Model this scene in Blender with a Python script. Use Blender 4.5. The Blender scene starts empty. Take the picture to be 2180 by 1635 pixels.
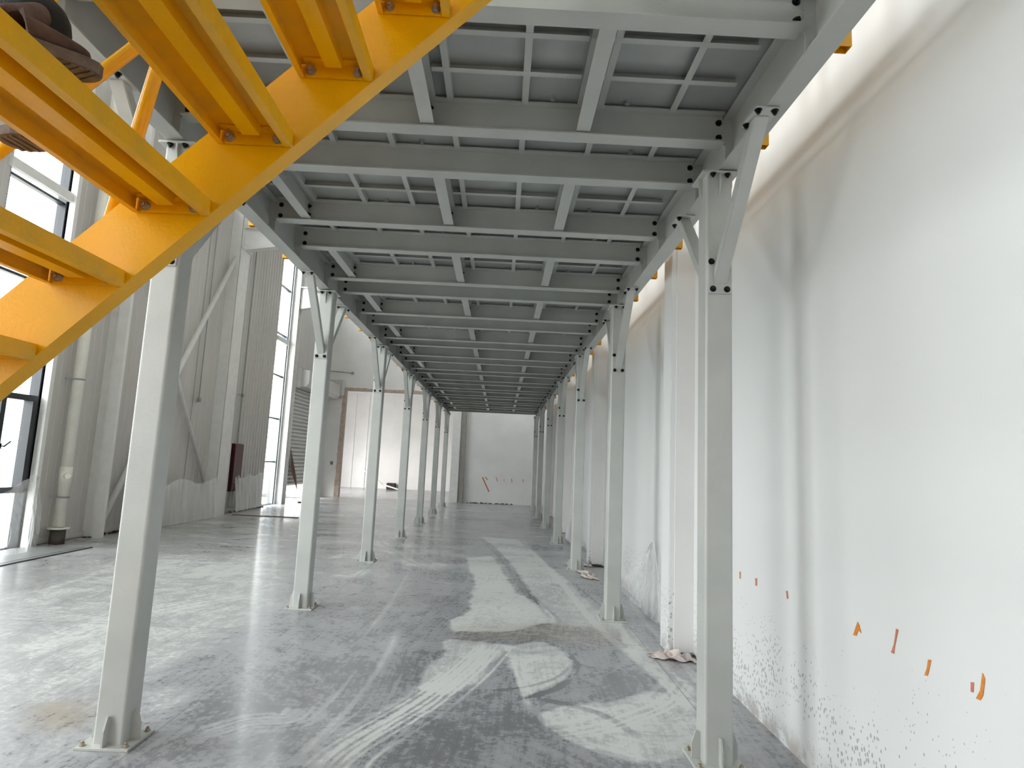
import bpy, bmesh, math, random
import numpy as np
from mathutils import Vector, Matrix

random.seed(7)
C = bpy.context.scene.collection
PI = math.pi
sc = bpy.context.scene

# ------------------------------------------------------------------ camera
YAW, PITCH, ROLL, F = 0.0135, 0.1312, 0.0444, 1319.16
cy, sy, cp, sp = math.cos(YAW), math.sin(YAW), math.cos(PITCH), math.sin(PITCH)
fwd = Vector((sy*cp, cy*cp, sp)); right = Vector((cy, -sy, 0)); up = right.cross(fwd)
cr, sr = math.cos(ROLL), math.sin(ROLL)
R_ = cr*right + sr*up; U_ = cr*up - sr*right
cam = bpy.data.objects.new('camera', bpy.data.cameras.new('camera')); C.objects.link(cam)
m = Matrix((R_, U_, -fwd)).transposed().to_4x4(); m.translation = Vector((0, 0, 1.5))
cam.matrix_world = m
cam.data.sensor_width = 36.0; cam.data.lens = F*36.0/2180.0
cam.data.clip_start = 0.05; cam.data.clip_end = 300
sc.camera = cam

# ------------------------------------------------------------------ world, exposure
sc.view_settings.view_transform = 'Standard'; sc.view_settings.look = 'None'
sc.view_settings.gamma = 1.0; sc.view_settings.use_curve_mapping = False
sc.view_settings.exposure = 1.0
W = bpy.data.worlds.new('sky'); sc.world = W; W.use_nodes = True
bg = W.node_tree.nodes['Background']
bg.inputs[0].default_value = (1.0, 0.985, 0.97, 1); bg.inputs[1].default_value = 4.9
cyc = sc.cycles
cyc.use_denoising = True; cyc.max_bounces = 10; cyc.diffuse_bounces = 8; cyc.glossy_bounces = 4
cyc.transparent_max_bounces = 16; cyc.sample_clamp_indirect = 10
try: cyc.denoiser = 'OPENIMAGEDENOISE'
except Exception: pass

XL, XR = -6.95, 1.685          # inner faces of the long walls
YB, YE = -9.0, 24.6            # back wall behind the camera, end wall
HH = 9.8
def portal(name, loc, rot, sx, sy_):
    L = bpy.data.lights.new(name, 'AREA'); L.shape = 'RECTANGLE'; L.size = sx; L.size_y = sy_
    L.cycles.is_portal = True
    o = bpy.data.objects.new(name, L); o.location = loc; o.rotation_euler = rot; C.objects.link(o); o['kind'] = 'helper'
WINS = [(8.25, 9.42), (18.62, 19.62), (13.0, 13.0), (2.5, 4.9), (-3.4, -0.6), (-8.4, -7.0)]
for i, (a, b) in enumerate(WINS):
    if b > a: portal('daylight_opening', (XL-.2, (a+b)/2, 3.95), (0, -PI/2, 0), 7.9, b-a)
portal('daylight_opening', (XL-.2, 7.5, 8.65), (0, -PI/2, 0), 1.5, 32)
portal('daylight_opening', (XL-.2, 22.2, .26), (0, -PI/2, 0), .5, 3.2)

# ------------------------------------------------------------------ materials
def lin(c):
    return tuple((x/12.92 if x <= .04045 else ((x+.055)/1.055)**2.4) for x in c)
def mat(name, col, rough=.5, metal=0, coat=0, spec=.5, bump=0, bscale=40, mottle=0, mscale=6, stretch=(1, 1, 1), dark=None):
    M = bpy.data.materials.new(name); M.use_nodes = True
    nt = M.node_tree; b = nt.nodes['Principled BSDF']
    c = (*lin(col), 1)
    b.inputs['Base Color'].default_value = c
    b.inputs['Roughness'].default_value = rough; b.inputs['Metallic'].default_value = metal
    b.inputs['Coat Weight'].default_value = coat; b.inputs['Coat Roughness'].default_value = .16; b.inputs['Specular IOR Level'].default_value = spec
    tc = nt.nodes.new('ShaderNodeTexCoord'); mp = nt.nodes.new('ShaderNodeMapping')
    mp.inputs['Scale'].default_value = stretch
    nt.links.new(tc.outputs['Object'], mp.inputs[0])
    if mottle:
        n = nt.nodes.new('ShaderNodeTexNoise'); n.inputs['Scale'].default_value = mscale; n.inputs['Detail'].default_value = 6
        nt.links.new(mp.outputs[0], n.inputs['Vector'])
        r = nt.nodes.new('ShaderNodeValToRGB'); r.color_ramp.elements[0].position = .35; r.color_ramp.elements[1].position = .65
        d = dark if dark else tuple(x*(1-mottle) for x in col)
        r.color_ramp.elements[0].color = (*lin(d), 1); r.color_ramp.elements[1].color = c
        nt.links.new(n.outputs['Fac'], r.inputs[0]); nt.links.new(r.outputs[0], b.inputs['Base Color'])
    if bump:
        n2 = nt.nodes.new('ShaderNodeTexNoise'); n2.inputs['Scale'].default_value = bscale; n2.inputs['Detail'].default_value = 4
        nt.links.new(mp.outputs[0], n2.inputs['Vector'])
        bu = nt.nodes.new('ShaderNodeBump'); bu.inputs['Strength'].default_value = bump; bu.inputs['Distance'].default_value = .01
        nt.links.new(n2.outputs['Fac'], bu.inputs['Height']); nt.links.new(bu.outputs[0], b.inputs['Normal'])
    return M
GREY = mat('grey_steel_paint', (.765, .772, .757), .32, coat=.2, bump=.12, bscale=60, mottle=.05, mscale=3)
GREYD = mat('grey_beam_paint', (.715, .722, .705), .32, coat=.2, bump=.12, bscale=60, mottle=.05, mscale=3)  # the post paint again, darkened to carry the shade under the deck
DECKM = mat('grey_deck_sheet', (.64, .65, .64), .30, coat=.2, bump=.06, bscale=8, mottle=.10, mscale=2.2)  # sheet colour lowered as well, underside shade put into it
YEL = mat('yellow_gloss_paint', (.955, .69, .0), .27, coat=.2, spec=.35, bump=.10, bscale=90, mottle=.05, mscale=4)
YELW = mat('worn_yellow_paint', (.945, .69, .03), .33, coat=.12, spec=.35, bump=.12, bscale=90, mottle=.12, mscale=9, dark=(.86, .66, .18))
BLK = mat('black_bolt', (.05, .05, .055), .4, metal=.3)
ZINC = mat('zinc_bolt', (.70, .66, .60), .35, metal=.7)
WHT = mat('white_painted_steel', (.90, .90, .89), .4, coat=.1, bump=.05, bscale=30, mottle=.03)
PANEL = mat('white_wall_panel', (.775, .765, .75), .33, coat=.2, bump=.05, bscale=10, mottle=.05, mscale=1.5, stretch=(1, 1, .15))
PLAST = mat('white_plaster', (.93, .925, .92), .7, bump=.08, bscale=25, mottle=.03, mscale=1.3)
RAW = mat('raw_brown_edge', (.79, .72, .67), .85, bump=.3, bscale=25, mottle=.12, mscale=7)
DKFR = mat('dark_window_frame', (.16, .175, .20), .4, mottle=.1)
ALU = mat('grey_aluminium_bead', (.62, .66, .70), .4, metal=.3)
PIPE = mat('white_plastic_pipe', (.95, .94, .90), .35, coat=.1, mottle=.03)
RUST = mat('dusty_iron', (.36, .33, .31), .8, mottle=.3, bump=.3)
RED = mat('dark_red_cabinet', (.27, .03, .05), .4, mottle=.15)
SHUT = mat('light_grey_shutter', (.80, .80, .79), .35, coat=.1, mottle=.04)
GALV = mat('galvanised_grey', (.60, .61, .61), .45, metal=.3, mottle=.1)
ORG = mat('orange_tape', (.90, .55, .20), .6, mottle=.1, mscale=60)
ORG2 = mat('faded_orange_tape', (.82, .52, .38), .7, mottle=.1, mscale=60)
BRN = mat('brown_board', (.45, .33, .25), .8, mottle=.2)
DEN = mat('dark_trousers', (.10, .11, .125), .9, mottle=.3, mscale=25, bump=.4, bscale=80)
BOOT = mat('brown_boot_leather', (.34, .24, .20), .7, mottle=.25, mscale=30, bump=.3)
SOLE = mat('dusty_boot_sole', (.46, .40, .36), .8, mottle=.2, mscale=40)
SHIRT = mat('grey_work_jacket', (.25, .28, .32), .9, mottle=.1)
SKIN = mat('skin', (.72, .53, .43), .55)
HAIR = mat('dark_hair', (.05, .045, .04), .8, bump=.5)
LEAF = mat('green_leaves', (.42, .55, .22), .8, mottle=.4, mscale=5)
GRND = mat('pale_ground', (.80, .80, .77), .9, mottle=.1)
DEBR = mat('dark_debris', (.28, .25, .24), .9, mottle=.3)

def film_mat():
    M = bpy.data.materials.new('clear_plastic_film'); M.use_nodes = True; nt = M.node_tree
    b = nt.nodes['Principled BSDF']; out = nt.nodes['Material Output']
    b.inputs['Base Color'].default_value = (.86, .87, .88, 1); b.inputs['Roughness'].default_value = .25
    tr = nt.nodes.new('ShaderNodeBsdfTransparent'); mx = nt.nodes.new('ShaderNodeMixShader')
    n = nt.nodes.new('ShaderNodeTexNoise'); n.inputs['Scale'].default_value = 2.6; n.inputs['Detail'].default_value = 3
    n.inputs['Distortion'].default_value = .6
    tc = nt.nodes.new('ShaderNodeTexCoord'); mp = nt.nodes.new('ShaderNodeMapping'); mp.inputs['Scale'].default_value = (3, 3, .5)
    nt.links.new(tc.outputs['Object'], mp.inputs[0]); nt.links.new(mp.outputs[0], n.inputs['Vector'])
    mr = nt.nodes.new('ShaderNodeMapRange'); mr.inputs['From Min'].default_value = .35; mr.inputs['From Max'].default_value = .65
    mr.inputs['To Min'].default_value = .26; mr.inputs['To Max'].default_value = .40
    nt.links.new(n.outputs['Fac'], mr.inputs[0]); nt.links.new(mr.outputs[0], mx.inputs[0])
    nt.links.new(tr.outputs[0], mx.inputs[1]); nt.links.new(b.outputs[0], mx.inputs[2])
    nt.links.new(mx.outputs[0], out.inputs['Surface'])
    return M
FILM = film_mat()
MILK = film_mat(); MILK.name = 'milky_plastic_film'
for n_ in MILK.node_tree.nodes:
    if n_.type == 'MAP_RANGE': n_.inputs['To Min'].default_value = .50; n_.inputs['To Max'].default_value = .58
def glass_mat():
    M = bpy.data.materials.new('window_glass'); M.use_nodes = True; nt = M.node_tree
    out = nt.nodes['Material Output']; nt.nodes.remove(nt.nodes['Principled BSDF'])
    tr = nt.nodes.new('ShaderNodeBsdfTransparent'); tr.inputs[0].default_value = (.93, .96, .97, 1)
    gl = nt.nodes.new('ShaderNodeBsdfGlossy'); gl.inputs['Roughness'].default_value = .02
    lw = nt.nodes.new('ShaderNodeFresnel'); lw.inputs[0].default_value = 1.3
    geo = nt.nodes.new('ShaderNodeNewGeometry'); inv = nt.nodes.new('ShaderNodeMath'); inv.operation = 'SUBTRACT'; inv.inputs[0].default_value = 1
    nt.links.new(geo.outputs['Backfacing'], inv.inputs[1])
    fr = nt.nodes.new('ShaderNodeMath'); fr.operation = 'MULTIPLY'
    nt.links.new(inv.outputs[0], fr.inputs[0]); nt.links.new(lw.outputs[0], fr.inputs[1])
    mx = nt.nodes.new('ShaderNodeMixShader')
    nt.links.new(fr.outputs[0], mx.inputs[0]); nt.links.new(tr.outputs[0], mx.inputs[1]); nt.links.new(gl.outputs[0], mx.inputs[2])
    nt.links.new(mx.outputs[0], out.inputs['Surface'])
    return M
GLASS = glass_mat()

def right_wall_mat():
    M = mat('white_wall_splattered', (.90, .905, .905), .42, coat=.1, bump=.04, bscale=12)
    nt = M.node_tree; b = nt.nodes['Principled BSDF']
    N = lambda t: nt.nodes.new(t); K = nt.links.new
    geo = N('ShaderNodeNewGeometry'); sep = N('ShaderNodeSeparateXYZ'); K(geo.outputs['Position'], sep.inputs[0])
    def math_(op, a, b_=None, c=None):
        n = N('ShaderNodeMath'); n.operation = op
        for i, v in enumerate((a, b_, c)):
            if v is None: continue
            if isinstance(v, (int, float)): n.inputs[i].default_value = v
            else: K(v, n.inputs[i])
        return n.outputs[0]
    def rng(v, a, b_, c=0, d=1):
        n = N('ShaderNodeMapRange'); n.interpolation_type = 'SMOOTHSTEP'
        K(v, n.inputs[0])
        for i, x in enumerate((a, b_, c, d)): n.inputs[i+1].default_value = x
        return n.outputs[0]
    # splashes of grey slurry low on the wall
    mp = N('ShaderNodeMapping'); mp.inputs['Scale'].default_value = (1, 1, .62); mp.inputs['Rotation'].default_value = (.5, 0, 0)
    K(geo.outputs['Position'], mp.inputs[0])
    mask_z = rng(sep.outputs['Z'], .25, 1.05, 1, 0)
    big = N('ShaderNodeTexNoise'); big.inputs['Scale'].default_value = 2.4; big.inputs['Detail'].default_value = 3
    K(geo.outputs['Position'], big.inputs['Vector'])
    dens = math_('MULTIPLY', mask_z, rng(big.outputs['Fac'], .34, .58, .35, 1.0))
    tot = None
    for s, w in ((58, 1.0), (30, .7)):
        v = N('ShaderNodeTexVoronoi'); v.inputs['Scale'].default_value = s; v.inputs['Randomness'].default_value = 1
        K(mp.outputs[0], v.inputs['Vector'])
        cs = N('ShaderNodeSeparateColor'); K(v.outputs['Color'], cs.inputs[0])
        rad = math_('MULTIPLY', cs.outputs[0], math_('MULTIPLY', dens, .50*w))
        keep = math_('LESS_THAN', cs.outputs[1], math_('MULTIPLY', dens, .8*w))
        sp_ = math_('MULTIPLY', math_('LESS_THAN', v.outputs['Distance'], rad), keep)
        tot = sp_ if tot is None else math_('MAXIMUM', tot, sp_)
    # stained foot of the wall
    n3 = N('ShaderNodeTexNoise'); n3.inputs['Scale'].default_value = 9; n3.inputs['Detail'].default_value = 5
    K(geo.outputs['Position'], n3.inputs['Vector'])
    foot = math_('MULTIPLY', rng(sep.outputs['Z'], .0, .16, .75, 0), rng(n3.outputs['Fac'], .35, .6))
    m1 = N('ShaderNodeMixRGB'); m1.inputs[1].default_value = (*lin((.90, .905, .905)), 1); m1.inputs[2].default_value = (*lin((.62, .58, .55)), 1)
    K(foot, m1.inputs[0])
    m2 = N('ShaderNodeMixRGB'); m2.inputs[2].default_value = (*lin((.66, .68, .67)), 1)
    K(math_('MULTIPLY', tot, .95), m2.inputs[0]); K(m1.outputs[0], m2.inputs[1]); K(m2.outputs[0], b.inputs['Base Color'])
    return M
RWALL = right_wall_mat()

# ------------------------------------------------------------------ mesh helpers
class MB:
    def __init__(s): s.bm = bmesh.new()
    def box(s, x0, x1, y0, y1, z0, z1):
        v = [s.bm.verts.new(p) for p in ((x0,y0,z0),(x1,y0,z0),(x1,y1,z0),(x0,y1,z0),(x0,y0,z1),(x1,y0,z1),(x1,y1,z1),(x0,y1,z1))]
        for f in ((3,2,1,0),(4,5,6,7),(0,1,5,4),(1,2,6,5),(2,3,7,6),(3,0,4,7)): s.bm.faces.new([v[i] for i in f])
        return s
    def prism(s, pts, vec):                       # polygon (3D points) extruded by vec
        a = [s.bm.verts.new(p) for p in pts]; b = [s.bm.verts.new(Vector(p)+Vector(vec)) for p in pts]
        n = len(a); s.bm.faces.new(a[::-1]); s.bm.faces.new(b)
        for i in range(n): s.bm.faces.new((a[i], a[(i+1)%n], b[(i+1)%n], b[i]))
        return s
    def bar(s, p, q, w, h, upv=(0, 0, 1), sect=None):    # beam of rectangular section from p to q
        p, q = Vector(p), Vector(q); d = (q-p).normalized(); u = Vector(upv)
        sx = d.cross(u).normalized(); uu = sx.cross(d).normalized()
        pts = sect or [(-w/2, -h/2), (w/2, -h/2), (w/2, h/2), (-w/2, h/2)]
        return s.prism([p+sx*a+uu*b for a, b in pts], q-p)
    def tube(s, p, q, r, n=16, r2=None):
        p, q = Vector(p), Vector(q); d = (q-p).normalized()
        u = Vector((0, 0, 1)) if abs(d.z) < .9 else Vector((0, 1, 0))
        sx = d.cross(u).normalized(); uu = sx.cross(d)
        r2 = r if r2 is None else r2
        A = [s.bm.verts.new(p+(sx*math.cos(2*PI*i/n)+uu*math.sin(2*PI*i/n))*r) for i in range(n)]
        B = [s.bm.verts.new(q+(sx*math.cos(2*PI*i/n)+uu*math.sin(2*PI*i/n))*r2) for i in range(n)]
        s.bm.faces.new(A[::-1]); s.bm.faces.new(B)
        for i in range(n):
            f = s.bm.faces.new((A[i], A[(i+1)%n], B[(i+1)%n], B[i])); f.smooth = n > 8
        return s
    def build(s, name, M, parent=None, bevel=0, seg=2):
        bmesh.ops.recalc_face_normals(s.bm, faces=s.bm.faces)
        if bevel:
            bmesh.ops.bevel(s.bm, geom=list(s.bm.edges), offset=bevel, segments=seg, affect='EDGES', clamp_overlap=True)
        me = bpy.data.meshes.new(name); s.bm.to_mesh(me); s.bm.free(); me.materials.append(M)
        o = bpy.data.objects.new(name, me); C.objects.link(o)
        if parent: o.parent = parent
        return o
def tag(o, label=None, cat=None, group=None, kind=None):
    if label: o['label'] = label
    if cat: o['category'] = cat
    if group: o['group'] = group
    if kind: o['kind'] = kind
    return o
def empty(name, loc=(0, 0, 0), label=None, cat=None, group=None):
    o = bpy.data.objects.new(name, None); o.location = loc; o.empty_display_size = .1; C.objects.link(o)
    return tag(o, label, cat, group)
def inst(src, loc=(0, 0, 0), parent=None, rot=None, name=None):
    o = src.copy(); o.location = loc; C.objects.link(o)
    if rot is not None: o.rotation_euler = rot
    o.parent = parent
    return o
KIDS = {}
def copy_tree(o, parent=None):
    c = o.copy(); C.objects.link(c); c.parent = parent
    for ch in [x for x in bpy.data.objects if x.parent == o]: copy_tree(ch, c)
    return c
def struct(o): o['kind'] = 'structure'; return o
ORD = ['first', 'second', 'third', 'fourth', 'fifth', 'sixth', 'seventh', 'eighth', 'ninth', 'tenth', 'eleventh', 'twelfth',
       'thirteenth', 'fourteenth', 'fifteenth', 'sixteenth']

def rrect(w, r, n=4):
    pts = []
    for cx_, cy_, a0 in ((1, 1, 0), (-1, 1, PI/2), (-1, -1, PI), (1, -1, 1.5*PI)):
        for i in range(n+1):
            a = a0 + PI/2*i/n
            pts.append((cx_*(w/2-r)+r*math.cos(a), cy_*(w/2-r)+r*math.sin(a)))
    return pts

# ================================================================== STRUCTURE
def mk(name, boxes, M, bevel=0):
    b = MB()
    for q in boxes: b.box(*q)
    return struct(b.build(name, M, bevel=bevel))

# ---- floor with dust map
P = dict(
 P1=[(-0.47,10.25),(-0.06,10.58),(0.14,8.81),(0.27,7.72),(0.51,7.01),(0.65,6.32),(0.05,5.88),(-0.37,5.82),(-0.42,6.14),(-0.24,6.66),(-0.27,7.55),(-0.24,8.05)],
 P2=[(-0.37,13.34),(0.42,13.13),(0.95,8.82),(1.09,7.12),(1.3,6.33),(1.21,5.67),(0.95,6.19),(0.59,6.22),(0.44,7.76),(0.26,9.87),(-0.06,12.05)],
 P3=[(-0.41,5.58),(0.05,5.51),(0.17,5.45),(0.05,5.12),(-0.08,4.57),(-0.25,4.28),(-0.5,4.34),(-0.49,4.72),(-0.38,5.06)],
 P4=[(0.09,5.44),(0.38,5.62),(0.57,5.44),(0.66,4.96),(0.6,4.69),(0.24,4.33),(0.19,4.6),(0.14,5.01)],
 P5=[(0.32,4.03),(0.63,4.21),(1.16,4.52),(1.38,4.29),(1.18,3.65),(1.03,3.5),(0.77,3.46),(0.55,3.6),(0.39,3.83)],
 P6=[(1.25,7.15),(1.36,5.29),(1.44,4.55),(1.35,4.28),(1.28,4.72),(1.15,5.39)],
 P7=[(-4.45,5.91),(-5.22,8.4),(-3.28,9.84),(-2.2,6.73),(-2.22,4.82),(-2.65,4.18),(-2.83,3.86)],  # mostly window sheen, painted as a lighter patch on the left floor
 P8=[(-2.14,4.08),(-1.85,4.32),(-1.78,4.04),(-1.88,3.75)],
 P9=[(-2.68,3.84),(-2.52,3.96),(-2.28,3.84),(-2.16,3.62),(-2.4,3.57)],
 D1=[(-0.3,6.08),(0.7,6.33),(1.31,6.16),(1.15,5.59),(0.42,5.68),(-0.35,5.56)],
 D2=[(-0.11,17.27),(1.67,18.62),(1.67,15.87),(0.25,15.27)],
 D3=[(-1.99,4.35),(-1.23,4.95),(-0.43,5.18),(-0.48,4.62),(-0.56,4.09),(0.18,4.33),(0.33,3.76),(-0.08,3.31),(-1.42,3.21)],
 D4=[(0.92,5.0),(1.24,4.82),(1.14,4.43),(0.64,4.29)])
AMP = dict(P1=.7, P2=.5, P3=.5, P4=.6, P5=.6, P6=.55, P7=.25, P8=.35, P9=0, D1=-.12, D2=-.5, D3=-.16, D4=-.25)
def inside(poly, X, Y):
    r = np.zeros(X.shape, bool); n = len(poly)
    for i in range(n):
        x0, y0 = poly[i]; x1, y1 = poly[(i+1) % n]
        c = ((y0 > Y) != (y1 > Y))
        with np.errstate(divide='ignore', invalid='ignore'):
            r ^= c & (X < (x1-x0)*(Y-y0)/((y1-y0) if y1 != y0 else 1e-9)+x0)
    return r
def blur(A, k):
    for ax in (0, 1):
        B = np.zeros_like(A)
        for d in range(-k, k+1): B += np.roll(A, d, ax)
        A = B/(2*k+1)
    return A
def floor_mat():
    M = bpy.data.materials.new('dusty_polished_concrete'); M.use_nodes = True; nt = M.node_tree
    b = nt.nodes['Principled BSDF']; N = lambda t: nt.nodes.new(t); K = nt.links.new
    geo = N('ShaderNodeNewGeometry'); at = N('ShaderNodeAttribute'); at.attribute_name = 'dust'
    at2 = N('ShaderNodeAttribute'); at2.attribute_name = 'swirl'
    def nz(vec, scale, det=5, dist=0, rough=.6):
        n = N('ShaderNodeTexNoise'); n.inputs['Scale'].default_value = scale; n.inputs['Detail'].default_value = det
        n.inputs['Distortion'].default_value = dist; n.inputs['Roughness'].default_value = rough; K(vec, n.inputs['Vector']); return n.outputs['Fac']
    def mp(vec, sc_, rz=0):
        m_ = N('ShaderNodeMapping'); m_.inputs['Scale'].default_value = sc_; m_.inputs['Rotation'].default_value = (0, 0, rz); K(vec, m_.inputs[0]); return m_.outputs[0]
    def ma(op, a, c, clamp=False):
        n = N('ShaderNodeMath'); n.operation = op; n.use_clamp = clamp
        for i, v in enumerate((a, c)):
            if isinstance(v, (int, float)): n.inputs[i].default_value = v
            else: K(v, n.inputs[i])
        return n.outputs[0]
    def rg(v, a, c, d=0, e=1):
        n = N('ShaderNodeMapRange'); n.interpolation_type = 'SMOOTHSTEP'; K(v, n.inputs[0])
        for i, x in enumerate((a, c, d, e)): n.inputs[i+1].default_value = x
        return n.outputs[0]
    pos = geo.outputs['Position']
    warp = N('ShaderNodeTexNoise'); warp.inputs['Scale'].default_value = .7; warp.inputs['Detail'].default_value = 2; K(pos, warp.inputs['Vector'])
    va = N('ShaderNodeVectorMath'); va.operation = 'MULTIPLY_ADD'; K(warp.outputs['Color'], va.inputs[0]); va.inputs[1].default_value = (1.6, 1.6, 0); K(pos, va.inputs[2])
    wp = va.outputs[0]
    sA = nz(mp(at2.outputs['Vector'], (34, 1.6, 1)), 1.0, 6, .3, .7)      # scrub marks running along the swirls
    sB = nz(mp(wp, (3.0, 22, 1), .5), 1.0, 5, .4, .7)
    blot = nz(pos, 2.3, 8, .8, .62); fine = nz(pos, 26, 8, .5, .75); far = nz(mp(wp, (.35, 1.5, 1)), 1.0, 5, 1.0, .6); mid = nz(wp, 5.5, 8, 1.2, .68)
    e = ma('ADD', at.outputs['Fac'], ma('MULTIPLY', ma('SUBTRACT', sA, .5), .9))
    e = ma('ADD', e, ma('MULTIPLY', ma('SUBTRACT', blot, .5), .9))
    e = ma('ADD', e, ma('MULTIPLY', ma('SUBTRACT', mid, .5), 1.4))
    e = ma('ADD', e, ma('MULTIPLY', ma('SUBTRACT', fine, .5), 1.5))
    e = ma('ADD', e, ma('MULTIPLY', ma('SUBTRACT', sB, .5), .4))
    sepf = N('ShaderNodeSeparateXYZ'); K(pos, sepf.inputs[0])
    e = ma('ADD', e, ma('MULTIPLY', ma('SUBTRACT', far, .47), ma('MULTIPLY', rg(sepf.outputs['Y'], 6.0, 11.0), 2.4)))
    D = ma('MULTIPLY', ma('ADD', e, .10), .95, True)
    cr_ = N('ShaderNodeValToRGB'); el = cr_.color_ramp.elements
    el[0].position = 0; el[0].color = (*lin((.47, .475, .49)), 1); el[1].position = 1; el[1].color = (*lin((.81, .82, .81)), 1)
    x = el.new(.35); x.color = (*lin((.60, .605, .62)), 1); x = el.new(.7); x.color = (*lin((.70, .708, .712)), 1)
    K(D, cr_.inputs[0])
    at3 = N('ShaderNodeAttribute'); at3.attribute_name = 'stain'
    mx = N('ShaderNodeMixRGB'); mx.inputs[2].default_value = (*lin((.66, .60, .51)), 1)
    K(ma('MULTIPLY', at3.outputs['Fac'], ma('MULTIPLY', mid, 1.1)), mx.inputs[0]); K(cr_.outputs[0], mx.inputs[1])
    # sawn joints in the slab
    sep = N('ShaderNodeSeparateXYZ'); K(pos, sep.inputs[0])
    j = None
    for ax, vals in (('X', (-1.78, 1.33, -4.9)), ('Y', (-.5, 5.62, 11.7, 17.8))):
        for v_ in vals:
            q = ma('LESS_THAN', ma('ABSOLUTE', ma('SUBTRACT', sep.outputs[ax], v_), 0), .004)
            j = q if j is None else ma('MAXIMUM', j, q)
    mj = N('ShaderNodeMixRGB'); mj.inputs[2].default_value = (*lin((.42, .42, .42)), 1)
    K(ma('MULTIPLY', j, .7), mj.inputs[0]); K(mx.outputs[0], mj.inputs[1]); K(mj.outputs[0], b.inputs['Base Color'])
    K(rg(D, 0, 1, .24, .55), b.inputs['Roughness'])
    b.inputs['Specular IOR Level'].default_value = .5; b.inputs['Coat Weight'].default_value = .25; b.inputs['Coat Roughness'].default_value = .12
    bu = N('ShaderNodeBump'); bu.inputs['Strength'].default_value = .06; bu.inputs['Distance'].default_value = .004
    K(mid, bu.inputs['Height']); K(bu.outputs[0], b.inputs['Normal'])
    return M
FLOORM = floor_mat()
STROKES = [  # photo pixels of the 2180 x 1635 frame on the floor, width in metres, amount, stripe share
 ([(1057,1371),(1010,1424),(929,1483),(835,1541),(753,1599),(700,1650)], .20, .65, .8),
 ([(835,1336),(812,1389),(753,1465),(689,1541),(601,1623)], .10, .55, .9),
 ([(870,1401),(812,1494),(730,1564),(690,1650)], .09, .5, 1.0),
 ([(960,1470),(880,1520),(790,1600),(770,1650)], .12, .35, 1.0),
 ([(430,1560),(520,1535),(610,1530),(640,1500)], .20, .35, 1.0),
 ([(1022,1144),(1075,1196),(1116,1255),(1150,1290),(1200,1335)], .07, -.55, .6),
 ([(1203,1389),(1227,1418),(1186,1465),(1098,1488)], .035, -.6, .3),
 ([(1151,1488),(1273,1518),(1361,1570)], .04, -.5, .4),
 ([(1034,1471),(1120,1462),(1186,1442),(1221,1412)], .02, -.5, .2),
 ([(1100,1400),(1118,1470),(1160,1530),(1260,1590),(1420,1630)], .05, .35, .7),
 ([(882,1208),(829,1290),(777,1360)], .04, .35, .9),
 ([(925,1190),(880,1270),(850,1330)], .03, .3, .9),
 ([(677,1196),(742,1180),(790,1192),(760,1225),(700,1225)], .16, .30, .8),
 ([(426,1237),(500,1205),(590,1185)], .30, .25, .8),
 ([(0,1290),(200,1235),(420,1180)], .35, .22, .8),
 ([(0,1400),(180,1340),(380,1290),(560,1260)], .30, .20, .9),
 ([(520,1130),(640,1110),(760,1100)], .5, .2, .9),
 ([(800,1130),(880,1190),(960,1210)], .35, .22, .9),
 ([(1110,1148),(1190,1235),(1270,1330),(1400,1440),(1480,1520)], .05, .5, .5),
 ([(1200,1225),(1290,1300),(1390,1400),(1480,1490)], .02, -.4, .3),
 ([(1290,1170),(1350,1290),(1460,1420),(1560,1540)], .04, .3, .9),
 ([(1600,1500),(1690,1600),(1740,1660)], .10, .25, .9),
 ([(1160,1560),(1290,1540),(1400,1500),(1450,1440)], .14, .3, 1.0),
 ([(1250,1450),(1330,1420),(1360,1370)], .08, .3, .9)]
def floor_xy(px, py):
    v = R_*((px-1090)/F) + U_*(-(py-817.5)/F) + fwd; t = -1.5/v.z; return np.array([v.x*t, v.y*t])
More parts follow.
